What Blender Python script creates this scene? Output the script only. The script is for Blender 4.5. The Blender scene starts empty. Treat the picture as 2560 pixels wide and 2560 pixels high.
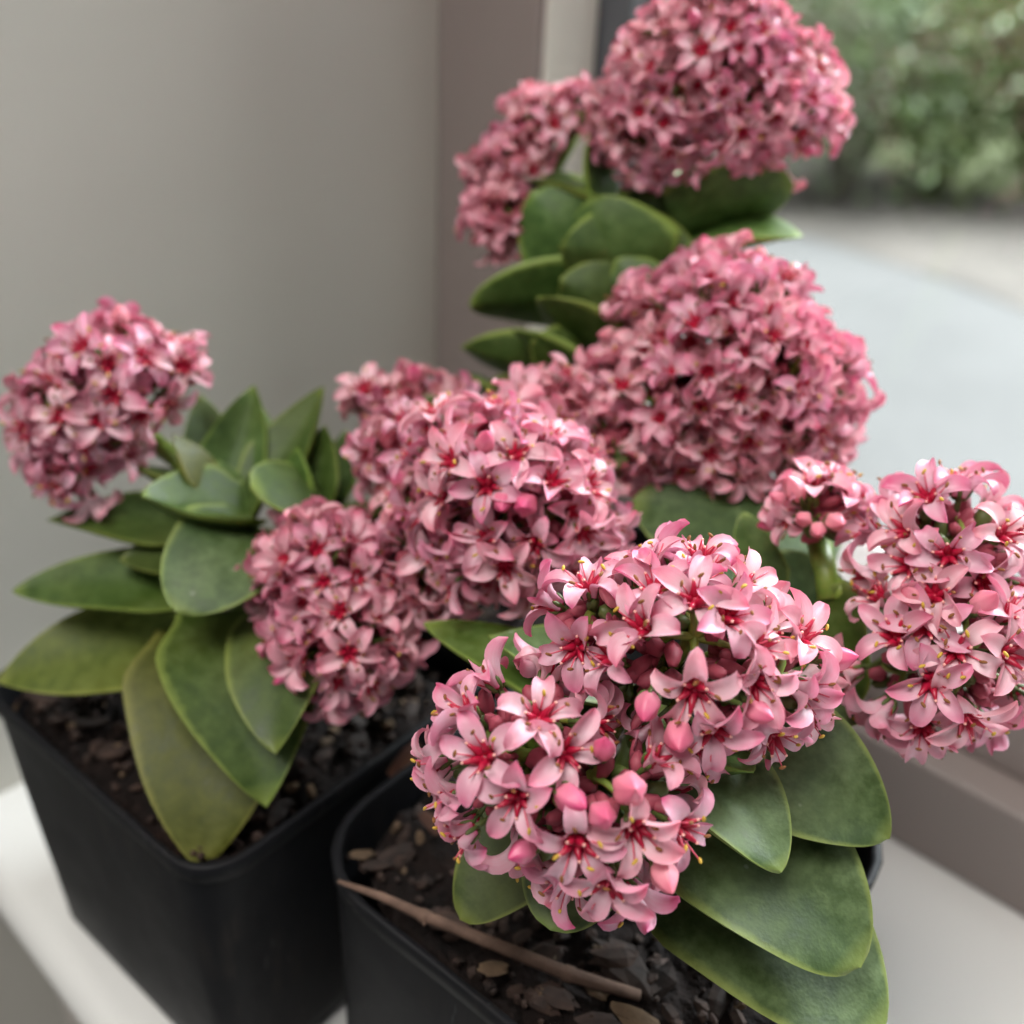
import bpy, math, random
import numpy as np
from mathutils import Vector, Matrix

random.seed(7)
rng = np.random.default_rng(11)
CM = 0.01                                   # everything below is written in centimetres
scene = bpy.context.scene
col = scene.collection

# ------------------------------------------------------------------ camera
PITCH, ROLL, FOV = math.radians(30), math.radians(3), math.radians(54)
CAM = np.array([0.0, 0.0, 22.1])
_f = np.array([0, math.cos(PITCH), -math.sin(PITCH)])
_r0 = np.array([1.0, 0, 0]); _u0 = np.cross(_r0, _f)
_r = _r0 * math.cos(ROLL) + _u0 * math.sin(ROLL)
_u = np.cross(_r, _f)
FPX = 1280 / math.tan(FOV / 2)
cam_data = bpy.data.cameras.new('camera')
cam = bpy.data.objects.new('camera', cam_data); col.objects.link(cam)
cam.matrix_world = Matrix(((_r[0], _u[0], -_f[0], CAM[0] * CM), (_r[1], _u[1], -_f[1], CAM[1] * CM),
                           (_r[2], _u[2], -_f[2], CAM[2] * CM), (0, 0, 0, 1)))
cam_data.sensor_width = 36; cam_data.lens = 18 / math.tan(FOV / 2)
cam_data.clip_start = 0.005; cam_data.clip_end = 200
cam_data.dof.use_dof = True
cam_data.dof.focus_distance = 14.2 * CM
cam_data.dof.aperture_fstop = cam_data.lens / 3.3      # a 3.3 mm wide pupil
scene.camera = cam

# ------------------------------------------------------------------ light
world = bpy.data.worlds.new('World'); scene.world = world; world.use_nodes = True
bg = world.node_tree.nodes['Background']
bg.inputs['Color'].default_value = (0.98, 0.985, 1.0, 1); bg.inputs['Strength'].default_value = 0.075
SN = np.array([0.665, 0.747, 0.0])          # from the room out through the window
SA = np.array([0.747, -0.665, 0.0])         # along the window, to the right
def W(a, n, z): return SA * a + SN * n + np.array([0, 0, z])
sky_lamp = bpy.data.lights.new('overcast_sky', 'AREA'); sky_lamp.shape = 'RECTANGLE'
sky_lamp.size = 20.2; sky_lamp.size_y = 17; sky_lamp.energy = 53800; sky_lamp.color = (0.91, 0.965, 1.0)
sky_obj = bpy.data.objects.new('overcast_sky', sky_lamp); col.objects.link(sky_obj)
_lp = Vector(W(486, 1608, 1860) * CM); sky_obj.location = _lp
sky_obj.rotation_euler = (Vector(W(-10, 120, 0) * CM) - _lp).to_track_quat('-Z', 'Y').to_euler()
fill_lamp = bpy.data.lights.new('added_room_fill', 'AREA'); fill_lamp.shape = 'RECTANGLE'  # added fill lamp, above and behind the camera, for soft room light
fill_lamp.size = .7; fill_lamp.size_y = .7; fill_lamp.energy = 11.5; fill_lamp.color = (1.0, .965, .92)
fill_obj = bpy.data.objects.new('added_room_fill', fill_lamp); col.objects.link(fill_obj)
_lp = Vector((W(-18, -34, 128)) * CM); fill_obj.location = _lp
fill_obj.rotation_euler = (Vector(W(-8, 12, 8) * CM) - _lp).to_track_quat('-Z', 'Y').to_euler()
scene.view_settings.view_transform = 'Standard'; scene.view_settings.look = 'None'
scene.view_settings.gamma = 1.0; scene.view_settings.exposure = 0.86
scene.cycles.max_bounces = 7; scene.cycles.transparent_max_bounces = 8
scene.cycles.use_adaptive_sampling = True; scene.cycles.adaptive_threshold = .02
scene.cycles.diffuse_bounces = 3

# ------------------------------------------------------------------ helpers
def ray(px, py): return _f + _r * ((px - 1280) / FPX) - _u * ((py - 1280) / FPX)
def at(px, py, d): return CAM + ray(px, py) * d
def onz(px, py, z):
    r = ray(px, py); return CAM + r * ((z - CAM[2]) / r[2])
def unit(v): v = np.asarray(v, float); return v / (np.linalg.norm(v) + 1e-9)

WLOC = {}
def link(o, parent=None, loc=(0, 0, 0)):
    col.objects.link(o); loc = np.asarray(loc, float); WLOC[o.name] = loc
    if parent is not None:
        o.parent = parent; loc = loc - WLOC[parent.name]
    o.location = Vector(loc * CM)
    return o
def empty(name, loc):
    o = bpy.data.objects.new(name, None); o.empty_display_size = 0.01
    return link(o, None, loc)
def tag(o, label, cat, group=None):
    o['label'] = label; o['category'] = cat
    if group: o['group'] = group
    return o
def structure(o): o['kind'] = 'structure'; return o

class MB:
    """collects faces; coordinates in cm; per-face material slot and per-loop uv"""
    def __init__(s): s.v = []; s.f = []; s.m = []; s.uv = {}
    def add(s, verts, faces, m=0, uvs=None):
        o = len(s.v); s.v.extend([tuple(map(float, p)) for p in verts])
        for fc in faces: s.f.append([o + i for i in fc]); s.m.append(m)
        if uvs is not None:
            for i, q in enumerate(uvs): s.uv[o + i] = q
    def grid(s, P, m=0, uvs=None, closed=False):
        P = np.asarray(P); n, k = P.shape[:2]
        fs = []
        for i in range(n - 1):
            for j in range(k if closed else k - 1):
                j2 = (j + 1) % k
                fs.append((i * k + j, i * k + j2, (i + 1) * k + j2, (i + 1) * k + j))
        s.add(P.reshape(-1, 3), fs, m, None if uvs is None else np.asarray(uvs).reshape(-1, 2))
    def tube(s, pts, rad, m=0, k=6, cap=True):
        pts = [np.asarray(p, float) for p in pts]; n = len(pts)
        rad = [rad] * n if np.isscalar(rad) else rad
        t0 = unit(pts[1] - pts[0]); a = np.cross(t0, [0.31, 0.2, 0.93])
        if np.linalg.norm(a) < .1: a = np.cross(t0, [1, 0, 0])
        a = unit(a); R = []
        for i in range(n):
            t = unit(pts[min(i + 1, n - 1)] - pts[max(i - 1, 0)])
            a = unit(a - t * (a @ t)); b = np.cross(t, a)
            R.append([pts[i] + rad[i] * (a * math.cos(q) + b * math.sin(q)) for q in np.arange(k) * 2 * math.pi / k])
        o = len(s.v); s.grid(R, m, closed=True)
        if cap:
            s.f.append([o + j for j in range(k)][::-1]); s.m.append(m)
            s.f.append([o + (n - 1) * k + j for j in range(k)]); s.m.append(m)
    def blob(s, c, ax, r1, r2, m=0, k=6, n=5):
        """ellipsoid, r1 along ax, r2 across"""
        ax = unit(ax)
        ts = np.linspace(0, math.pi, n + 2)[1:-1]
        pts = [np.asarray(c) - ax * r1 * math.cos(t) for t in ts]
        pts = [np.asarray(c) - ax * r1] + pts + [np.asarray(c) + ax * r1]
        s.tube(pts, [r2 * .05] + [r2 * math.sin(t) for t in ts] + [r2 * .05], m, k)
    def box(s, lo, hi, m=0, frame=None):
        c = [(x, y, z) for x in (lo[0], hi[0]) for y in (lo[1], hi[1]) for z in (lo[2], hi[2])]
        if frame: c = [frame(*p) for p in c]
        s.add(c, [(0, 1, 3, 2), (4, 6, 7, 5), (0, 4, 5, 1), (2, 3, 7, 6), (0, 2, 6, 4), (1, 5, 7, 3)], m)
    def mesh(s, name, mats, origin=(0, 0, 0), smooth=True):
        me = bpy.data.meshes.new(name); o = np.asarray(origin, float)
        me.from_pydata([tuple((np.array(p) - o) * CM) for p in s.v], [], s.f)
        for mt in mats: me.materials.append(mt)
        me.polygons.foreach_set('material_index', s.m)
        me.polygons.foreach_set('use_smooth', [smooth] * len(s.f))
        if s.uv:
            ul = me.uv_layers.new(name='uv')
            idx = np.zeros(len(me.loops), int); me.loops.foreach_get('vertex_index', idx)
            dat = np.zeros((len(s.v), 2))
            for i, q in s.uv.items(): dat[i] = q
            ul.data.foreach_set('uv', dat[idx].ravel())
        me.validate(); me.update()
        return me
    def obj(s, name, mats, parent=None, origin=(0, 0, 0), smooth=True):
        return link(bpy.data.objects.new(name, s.mesh(name, mats, origin, smooth)), parent, origin)

def add_bevel(o, w, seg=2):
    b = o.modifiers.new('bevel', 'BEVEL'); b.width = w * CM; b.segments = seg; b.limit_method = 'ANGLE'
    b.angle_limit = math.radians(40)
    return o

# ------------------------------------------------------------------ materials
class NT:
    def __init__(s, name):
        s.m = bpy.data.materials.new(name); s.m.use_nodes = True
        s.n = s.m.node_tree.nodes; s.l = s.m.node_tree.links
        s.b = s.n['Principled BSDF']; s.out = s.n['Material Output']
    def node(s, t, **kw):
        n = s.n.new(t)
        for k, v in kw.items(): setattr(n, k, v)
        return n
    def set(s, n, i, v):
        if hasattr(v, 'is_output') or isinstance(v, bpy.types.NodeSocket): s.l.new(v, n.inputs[i])
        else: n.inputs[i].default_value = v
    def noise(s, scale, detail=3, rough=.55, vec=None, dist=0):
        n = s.node('ShaderNodeTexNoise'); n.inputs['Scale'].default_value = scale
        n.inputs['Detail'].default_value = detail; n.inputs['Roughness'].default_value = rough
        n.inputs['Distortion'].default_value = dist
        s.set(n, 'Vector', vec if vec is not None else s.coord()); return n.outputs['Fac']
    def coord(s, which='Object'):
        if not hasattr(s, '_tc'): s._tc = s.node('ShaderNodeTexCoord')
        return s._tc.outputs[which]
    def ramp(s, fac, stops):
        n = s.node('ShaderNodeValToRGB'); e = n.color_ramp.elements
        while len(e) < len(stops): e.new(.5)
        for q, (p, c) in zip(e, stops):
            q.position = p; q.color = (*c, 1) if len(c) == 3 else c
        s.set(n, 'Fac', fac); return n.outputs['Color']
    def mix(s, fac, a, b, mode='MIX'):
        n = s.node('ShaderNodeMix', data_type='RGBA', blend_type=mode)
        s.set(n, 0, fac)
        for i, v in ((6, a), (7, b)):
            s.set(n, i, v if isinstance(v, bpy.types.NodeSocket) else (*v, 1))
        return n.outputs[2]
    def math(s, op, a, b=0.0, clamp=False):
        n = s.node('ShaderNodeMath', operation=op, use_clamp=clamp); s.set(n, 0, a); s.set(n, 1, b); return n.outputs[0]
    def mapr(s, v, a, b, c, d):
        n = s.node('ShaderNodeMapRange'); s.set(n, 0, v)
        for i, q in enumerate((a, b, c, d)): n.inputs[i + 1].default_value = q
        return n.outputs[0]
    def bump(s, h, strength, dist):
        n = s.node('ShaderNodeBump'); n.inputs['Strength'].default_value = strength
        n.inputs['Distance'].default_value = dist * CM; s.set(n, 'Height', h)
        s.l.new(n.outputs[0], s.b.inputs['Normal']); return n.outputs[0]
    def p(s, **kw):
        for k, v in kw.items():
            k = k.replace('_', ' ')
            if isinstance(v, tuple) and len(v) == 3 and k != 'Subsurface Radius': v = (*v, 1)
            s.set(s.b, k, v)

def mat_plain(name, c, rough=.6, **kw):
    t = NT(name); t.p(Base_Color=c, Roughness=rough, **kw); return t.m

def mat_petal(name, pale, mid, deep, trans=.3):
    t = NT(name)
    uv = t.node('ShaderNodeUVMap'); uv.uv_map = 'uv'
    sep = t.node('ShaderNodeSeparateXYZ'); t.l.new(uv.outputs[0], sep.inputs[0])
    u, v = sep.outputs[0], sep.outputs[1]
    info = t.node('ShaderNodeObjectInfo')
    ed = t.math('ABSOLUTE', t.math('SUBTRACT', u, .5))            # 0 midrib .. .5 margin
    nz = t.noise(260, 3, .6)
    along = t.ramp(v, [(0, deep), (.10, mid), (.40, pale), (.78, mid), (1, deep)])
    c = t.mix(t.mapr(ed, .28, .52, 0, .55), along, mid)
    c = t.mix(t.math('MULTIPLY', t.mapr(nz, .45, .75, 0, 1), .45), c, tuple(min(1, x * 1.12 + .07) for x in pale))
    streak = t.node('ShaderNodeTexWave'); streak.inputs['Scale'].default_value = 3.2; streak.inputs['Distortion'].default_value = 2.0
    t.l.new(uv.outputs[0], streak.inputs['Vector'])
    c = t.mix(t.math('MULTIPLY', streak.outputs['Fac'], .10), c, deep)
    h = t.node('ShaderNodeHueSaturation'); t.set(h, 'Color', c)
    t.set(h, 'Hue', t.mapr(info.outputs['Random'], 0, 1, .488, .512))
    t.set(h, 'Saturation', t.mapr(info.outputs['Random'], 0, 1, 1.18, .86))
    t.set(h, 'Value', t.mapr(info.outputs['Random'], 0, 1, .92, 1.06))
    t.p(Base_Color=h.outputs[0], Roughness=.36)
    t.b.inputs['Specular IOR Level'].default_value = .5
    t.bump(nz, .25, .01)
    tr = t.node('ShaderNodeBsdfTranslucent'); t.l.new(h.outputs[0], tr.inputs[0])
    ms = t.node('ShaderNodeMixShader'); ms.inputs[0].default_value = trans
    t.l.new(t.b.outputs[0], ms.inputs[1]); t.l.new(tr.outputs[0], ms.inputs[2]); t.l.new(ms.outputs[0], t.out.inputs[0])
    return t.m

def mat_leaf(name, dark, light, margin, tint, bloom=.35):
    t = NT(name)
    uv = t.node('ShaderNodeUVMap'); uv.uv_map = 'uv'
    sep = t.node('ShaderNodeSeparateXYZ'); t.l.new(uv.outputs[0], sep.inputs[0])
    u, v = sep.outputs[0], sep.outputs[1]
    info = t.node('ShaderNodeObjectInfo')
    ed = t.math('MULTIPLY', t.math('ABSOLUTE', t.math('SUBTRACT', u, .5)), 2.0)
    n1 = t.noise(330, 4, .66); n2 = t.noise(600, 3, .6); n3 = t.noise(45, 2, .5)
    c = t.mix(t.mapr(n1, .3, .7, 0, 1), dark, light)
    c = t.mix(t.math('MULTIPLY', t.mapr(n3, .42, .68, 0, 1), .6), c, tint)
    bl = t.math('MULTIPLY', t.mapr(t.math('MULTIPLY', n1, n3), .20, .40, 0, 1), bloom)
    c = t.mix(bl, c, (.30, .40, .22))
    sp = t.node('ShaderNodeTexVoronoi'); sp.inputs['Scale'].default_value = 170; t.set(sp, 'Vector', t.coord())
    speck = t.math('MULTIPLY', t.mapr(sp.outputs['Distance'], .10, .05, 0, 1), t.mapr(t.noise(40, 2), .55, .66, 0, .6))
    c = t.mix(speck, c, (.55, .56, .48))
    mg = t.math('MULTIPLY', t.mapr(t.math('ADD', ed, t.math('MULTIPLY', t.math('SUBTRACT', n1, .5), .12)), .87, .985, 0, 1), .8)
    c = t.mix(mg, c, margin)
    c = t.mix(t.mapr(v, .90, 1.0, 0, .75), c, margin)
    h = t.node('ShaderNodeHueSaturation'); t.set(h, 'Color', c)
    t.set(h, 'Hue', t.mapr(info.outputs['Random'], 0, 1, .485, .51)); t.set(h, 'Value', t.mapr(info.outputs['Random'], 0, 1, .82, 1.15))
    t.p(Base_Color=h.outputs[0], Roughness=t.mapr(n1, .3, .7, .44, .60))
    t.b.inputs['Specular IOR Level'].default_value = .34
    vb = t.node('ShaderNodeTexVoronoi'); vb.inputs['Scale'].default_value = 1500; t.set(vb, 'Vector', t.coord())
    t.bump(t.math('ADD', t.math('MULTIPLY', vb.outputs['Distance'], .5), t.math('MULTIPLY', n1, 1.2)), .3, .02)
    return t.m

M = {}
M['petal'] = mat_petal('pink_petal', (.97, .74, .80), (.92, .48, .59), (.85, .22, .37), .42)
M['petal_old'] = mat_petal('dusty_pink_petal', (.96, .71, .76), (.91, .46, .56), (.80, .20, .32), .42)
M['petal_under'] = mat_petal('deep_pink_bud', (.90, .36, .44), (.85, .20, .32), (.80, .15, .25), .2)
M['carpel'] = mat_plain('crimson_carpel', (.42, .008, .04), .35)
M['stigma'] = mat_plain('peach_stigma', (.85, .42, .36), .5)
M['filament'] = mat_plain('pink_filament', (.66, .10, .16), .45)
M['anther'] = mat_plain('brown_anther', (.23, .085, .02), .7)
M['anther_y'] = mat_plain('yellow_anther', (.55, .34, .04), .7)
M['calyx'] = mat_plain('green_calyx', (.09, .13, .03), .5)
M['bract_shade'] = mat_plain('shade_red_bract', (.34, .06, .09), .6)  # dark red painted in for the shadow inside the flower heads
def mat_stalk():
    t = NT('green_stalk'); n = t.noise(120, 3)
    t.p(Base_Color=t.ramp(n, [(.3, (.10, .16, .025)), (.7, (.24, .32, .05))]), Roughness=.42); return t.m
M['stalk'] = mat_stalk()
M['leaf_a'] = mat_leaf('olive_green_leaf', (.026, .052, .006), (.058, .094, .014), (.19, .24, .045), (.09, .108, .010), .08)
M['leaf_a2'] = mat_leaf('yellowish_lower_leaf', (.050, .068, .006), (.098, .116, .013), (.20, .21, .04), (.125, .125, .010), .06)
M['leaf_b'] = mat_leaf('grey_green_leaf', (.026, .056, .012), (.060, .106, .028), (.21, .27, .06), (.075, .115, .026), .20)
M['leaf_c'] = mat_leaf('fresh_green_leaf', (.026, .060, .008), (.066, .122, .022), (.21, .29, .05), (.085, .125, .016), .09)

def mat_pot():
    t = NT('black_plastic'); n = t.noise(30, 5, .65); s = t.noise(300, 2)
    mp = t.node('ShaderNodeMapping'); mp.inputs['Scale'].default_value = (1, 1, .12); t.l.new(t.coord(), mp.inputs[0])
    run = t.noise(220, 3, .6, mp.outputs[0])
    c = t.ramp(n, [(.35, (.0035, .0035, .005)), (.62, (.005, .005, .0065)), (.85, (.010, .009, .009))])
    dust = t.math('MULTIPLY', t.mapr(n, .52, .74, 0, 1), t.mapr(run, .45, .7, 0, .55))
    c = t.mix(dust, c, (.055, .046, .038))
    scr = t.math('MULTIPLY', t.mapr(t.noise(900, 2, .5, mp.outputs[0]), .68, .74, 0, .5), t.mapr(n, .4, .6, 0, 1))
    c = t.mix(scr, c, (.08, .08, .085))
    t.p(Base_Color=c,
        Roughness=t.mapr(n, .3, .7, .5, .7)); t.bump(t.math('ADD', n, t.math('MULTIPLY', s, .4)), .25, .03)
    t.b.inputs['Specular IOR Level'].default_value = .2
    return t.m
M['pot'] = mat_pot()
def mat_soil():
    t = NT('dark_potting_soil'); n = t.noise(140, 5, .7); n2 = t.noise(500, 3)
    t.p(Base_Color=t.ramp(n, [(.3, (.003, .0018, .0016)), (.58, (.009, .005, .004)), (.76, (.026, .013, .009)), (.92, (.055, .03, .02))]), Roughness=.9)
    t.b.inputs['Specular IOR Level'].default_value = .2
    t.bump(t.math('ADD', n, n2), .9, .15); return t.m
M['soil'] = mat_soil()
def mat_chip(name, a, b):
    t = NT(name); info = t.node('ShaderNodeObjectInfo'); n = t.noise(160, 4, .65)
    c = t.mix(t.mapr(n, .3, .7, 0, 1), a, b)
    h = t.node('ShaderNodeHueSaturation'); t.set(h, 'Color', c); t.set(h, 'Value', t.mapr(info.outputs['Random'], 0, 1, .5, 1.4))
    t.p(Base_Color=h.outputs[0], Roughness=.85); t.bump(n, .7, .06); return t.m
M['bark'] = mat_chip('brown_bark', (.011, .006, .0045), (.048, .025, .017))
M['tan'] = mat_chip('tan_chip', (.06, .037, .02), (.15, .095, .055))
M['twig'] = mat_chip('dry_twig_bark', (.10, .055, .038), (.26, .155, .11))
M['dry'] = mat_chip('dry_russet_leaf', (.05, .016, .010), (.12, .05, .026))

def mat_paint(name, c, rough, bump_s=.2, blot=.06):
    t = NT(name); n = t.noise(9, 4, .5); n2 = t.noise(240, 4, .6)
    t.p(Base_Color=t.mix(t.mapr(n, .3, .7, 0, 1), c, tuple(x * (1 - blot) for x in c)), Roughness=rough)
    t.bump(n2, bump_s, .03); return t.m
M['wall'] = mat_paint('warm_grey_wall_paint', (.59, .565, .505), .65, .5)
M['sill'] = mat_paint('white_sill_paint', (.72, .715, .695), .42, .2)
M['nosing'] = mat_paint('painted_sill_edge', (.62, .57, .52), .5, .2)
M['frame'] = mat_paint('shaded_frame_paint', (.27, .225, .21), .5, .1)  # backlit shade of the room-facing frame, put into the colour
M['frame_lit'] = mat_paint('lit_frame_paint', (.74, .70, .62), .45, .1)  # paler copy for the frame returns, window light put into the colour
M['gasket'] = mat_plain('grey_window_gasket', (.10, .105, .115), .55)

def mat_glass():
    t = NT('window_glass')
    fr = t.node('ShaderNodeFresnel'); fr.inputs[0].default_value = 1.45
    tr = t.node('ShaderNodeBsdfTransparent'); tr.inputs[0].default_value = (.96, .975, .97, 1)
    gl = t.node('ShaderNodeBsdfGlossy'); gl.inputs['Roughness'].default_value = .02
    ms = t.node('ShaderNodeMixShader'); t.l.new(fr.outputs[0], ms.inputs[0]); t.l.new(tr.outputs[0], ms.inputs[1]); t.l.new(gl.outputs[0], ms.inputs[2])
    t.l.new(ms.outputs[0], t.out.inputs[0]); t.n.remove(t.b); return t.m
M['glass'] = mat_glass()

# ------------------------------------------------------------------ setting: sill, wall, window
A_WALL = -24.3; N_WIN = 22.9; N_EDGE = 4.3
def a_on_n(px, py, n):                      # where a sight line meets the plane at depth n
    r = ray(px, py); k = (n - CAM @ SN) / (r @ SN); p = CAM + r * k; return p @ SA
def n_on_a(px, py, a):
    r = ray(px, py); k = (a - CAM @ SA) / (r @ SA); p = CAM + r * k; return p @ SN
A1 = a_on_n(1342, 120, N_WIN); N2 = n_on_a(1486, 120, A1)
A2 = a_on_n(1570, 120, N2); N3 = min(n_on_a(1690, 120, A2), N2 + 6)
print('window a1', A1, 'n2', N2, 'a2', A2, 'n3', N3)

def plate(name, poly_na, mat):              # sill board with a rounded nosing, extruded along a
    prof = [(N_WIN + 14, -3.2), (N_EDGE + .6, -3.2)]
    for q in np.linspace(-math.pi / 2, math.pi / 2, 9): prof.append((N_EDGE + .5 - .5 * math.cos(q), -.65 + .65 * math.sin(q) - (0)))
    prof = [(N_WIN + 14, -2.4), (N_EDGE + .4, -2.4)]
    for q in np.linspace(math.pi, math.pi / 2, 7): prof.append((N_EDGE + .7 + .7 * math.cos(q), -.7 + .7 * math.sin(q)))
    prof.append((N_WIN + 14, 0))
    b = MB(); R = [[W(a, n, z) for n, z in prof] for a in (A_WALL - 6, 130)]
    b.grid(R, 0, closed=True)
    o = b.obj(name, [mat]); 
    for p in o.data.polygons: p.use_smooth = False
    return structure(o)
plate('window_sill', None, M['sill'])
b = MB(); b.box((A_WALL - 7, N_EDGE + 1.6, -90), (130, N_EDGE + 6, -2.42), 0, W)
structure(b.obj('wall_below', [M['nosing']], smooth=False))
b = MB(); b.box((A_WALL - 18, N_EDGE - 22, -90), (A_WALL, N_WIN - .01, 110), 0, W)
structure(add_bevel(b.obj('wall_side', [M['wall']], smooth=False), .03))

win = empty('window', W(A_WALL, N_WIN + 1, 0))
tag(win, 'window with shade-tinted frame and clear glass pane behind the flowering plants', 'window')
def part(name, lo, hi, mat, bev=.12):
    b = MB(); b.box(lo, hi, 0, W); return add_bevel(b.obj(name, [mat], win, W(*lo), smooth=False), bev)
ZT = 95; A_R = 120
Z1 = 3.05; Z2 = 6.2
part('jamb_casing', (A_WALL - 3, N_WIN, .01), (A1, N2, ZT), M['frame'])
part('jamb_lining', (A1 + .01, N_WIN + .25, .02), (A1 + .12, N2 - .1, ZT), M['frame_lit'], .03)
part('gasket', (A1 - 1, N2 + .01, .01), (A2, N2 + 1.0, ZT), M['gasket'], .05)
part('sash_stile', (A2 - 1, N2 + 1.02, .01), (A2 + .15, N3 + 2, ZT), M['frame_lit'])
part('bottom_rail', (A1 + .02, N_WIN + .02, .01), (A_R, N2 - .02, Z1), M['frame'])
part('bottom_sash', (A1 + .03, N_WIN + 1.3, Z1 + .01), (A_R, N2 + .8, Z2), M['frame'])
part('bottom_track', (A2 + .16, N2 + .82, .01), (A_R, N3 + 2, Z2 - .8), M['frame'])
gp = MB(); gp.box((A2 + .16, N3 + .6, Z2 - 1.2), (A_R, N3 + .9, ZT), 0, W); gp.obj('glass_pane', [M['glass']], win, W(A2, N3, 0), smooth=False)

# ------------------------------------------------------------------ outdoors
GZ = -130
def mat_ground(name, cols, sc):
    t = NT(name); n = t.noise(sc, 5, .6); n2 = t.noise(sc * 8, 3)
    c = t.ramp(n, [(.3, cols[0]), (.5, cols[1]), (.7, cols[2])])
    t.p(Base_Color=t.mix(t.math('MULTIPLY', n2, .35), c, cols[0]), Roughness=.9); t.bump(n2, .5, 1.5); return t.m
M['grass'] = mat_ground('pale_grass', [(.06, .07, .03), (.10, .115, .05), (.15, .15, .08)], 1.2)
M['road'] = mat_ground('pale_concrete_road', [(.036, .035, .0335), (.044, .0425, .041), (.053, .0515, .05)], .9)
M['litter'] = mat_ground('leaf_litter', [(.030, .024, .019), (.044, .036, .029), (.06, .05, .041)], 2.2)
b = MB(); b.add([(-6000, -200, GZ), (6000, -200, GZ), (6000, 9000, GZ), (-6000, 9000, GZ)], [(0, 1, 2, 3)])
structure(b.obj('ground', [M['grass']]))
def strip(name, near, far, z, mat):
    b = MB(); k = len(near)
    b.grid([[(p[0], p[1], z) for p in near], [(p[0], p[1], z) for p in far]], 0); return structure(b.obj(name, [mat]))
g = lambda x, y: onz(x, y, GZ)[:2]
e0, e1 = g(1940, 572), g(2560, 800); dv = unit(np.append(e1 - e0, 0))[:2]
nv = np.array([-dv[1], dv[0]])
ln = lambda off: [e0 + dv * s + nv * (off + 14 * math.sin(s / 170.0) + 8 * math.sin(s / 61.0)) for s in np.linspace(-2500, 2500, 60)]
strip('road', ln(-900), ln(0), GZ + .6, M['road'])
strip('verge', ln(-2), ln(230), GZ + 1.2, M['litter'])

def mat_foliage(name, c1, c2):
    t = NT(name); info = t.node('ShaderNodeNewGeometry')
    c = t.mix(info.outputs['Random Per Island'], c1, c2)
    t.p(Base_Color=c, Roughness=.55)
    tr = t.node('ShaderNodeBsdfTranslucent'); t.l.new(c, tr.inputs[0])
    ms = t.node('ShaderNodeMixShader'); ms.inputs[0].default_value = .25
    t.l.new(t.b.outputs[0], ms.inputs[1]); t.l.new(tr.outputs[0], ms.inputs[2]); t.l.new(ms.outputs[0], t.out.inputs[0]); return t.m
M['wood'] = mat_chip('shrub_wood', (.10, .075, .055), (.2, .15, .11))
def shrub(c, h, w, cols, label, seed, leaf=9, n=2600):
    r = np.random.default_rng(seed); c = np.array([c[0], c[1], GZ + .5])
    root = empty('shrub', c); tag(root, label, 'shrub', 'shrubs beyond the road')
    tb = MB(); tips = []
    for i in range(7):
        an = r.uniform(0, 6.28); l = r.uniform(.45, .95); tip = c + [math.cos(an) * w * .35 * l, math.sin(an) * w * .35 * l, h * l]
        mid = (c + tip) / 2 + r.normal(0, 8, 3); tb.tube([c + r.normal(0, 4, 3) * [1, 1, 0], mid, tip], [4, 2.6, .8], 0, 6); tips += [mid, tip]
    tb.obj('trunk', [M['wood']], root, c)
    fb = MB(); cl = [c + np.array([0, 0, h * .5]) + unit(r.normal(0, 1, 3)) * np.array([w * .5, w * .5, h * .5]) * r.uniform(.3, .95) for _ in range(46)]
    V = []; F = []
    for i in range(n):
        q = cl[r.integers(len(cl))] + r.normal(0, 1, 3) * np.array([w, w, h]) * .09
        if q[2] < GZ + 4: q[2] = GZ + 4 + r.uniform(0, 12)
        d = unit(r.normal(0, 1, 3)); e = unit(np.cross(d, r.normal(0, 1, 3))); s = leaf * r.uniform(.5, 1.3); nn = np.cross(d, e)
        o = len(V); V += [q, q + d * s * .5 + e * s * .3 + nn * s * .1, q + d * s, q + d * s * .5 - e * s * .3 + nn * s * .1]
        F += [(o, o + 1, o + 2), (o, o + 2, o + 3)]
    fb.add(V, F); fb.obj('crown', [mat_foliage('shrub_leaves', *cols)], root, c, smooth=False)
G1 = ((.075, .115, .03), (.165, .22, .065)); G2 = ((.11, .145, .055), (.23, .265, .115)); G3 = ((.12, .115, .075), (.23, .22, .145)); G4 = ((.055, .09, .03), (.125, .175, .065))
base = lambda x, y: onz(x, y, GZ)
shrub(base(2080, 500), 210, 190, G4, 'dark green rounded shrub at the edge of the leaf litter', 3)
shrub(base(2330, 480), 190, 200, G1, 'mid green bushy shrub standing beside the dark rounded shrub', 4, 10, 3000)
shrub(base(2600, 500), 230, 220, G2, 'light green loose shrub next to the mid green bushy shrub', 5, 11, 3000)
shrub(base(1860, 470), 200, 170, G3, 'greyish twiggy shrub on the far side of the dark rounded shrub', 6, 8, 1500)
shrub(base(2260, 330), 330, 420, G2, 'tall pale shrub rising behind the mid green bushy shrub', 8, 14, 3800)
shrub(base(2900, 480), 220, 230, G4, 'dark spreading shrub past the light green loose shrub', 9, 11, 2600)
shrub(base(1500, 420), 240, 260, G1, 'green shrub hidden behind the window jamb', 10, 11, 2600)
shrub(base(2750, 300), 380, 420, G3, 'tall greyish shrub at the back of the planting', 12, 14, 3200)

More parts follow.
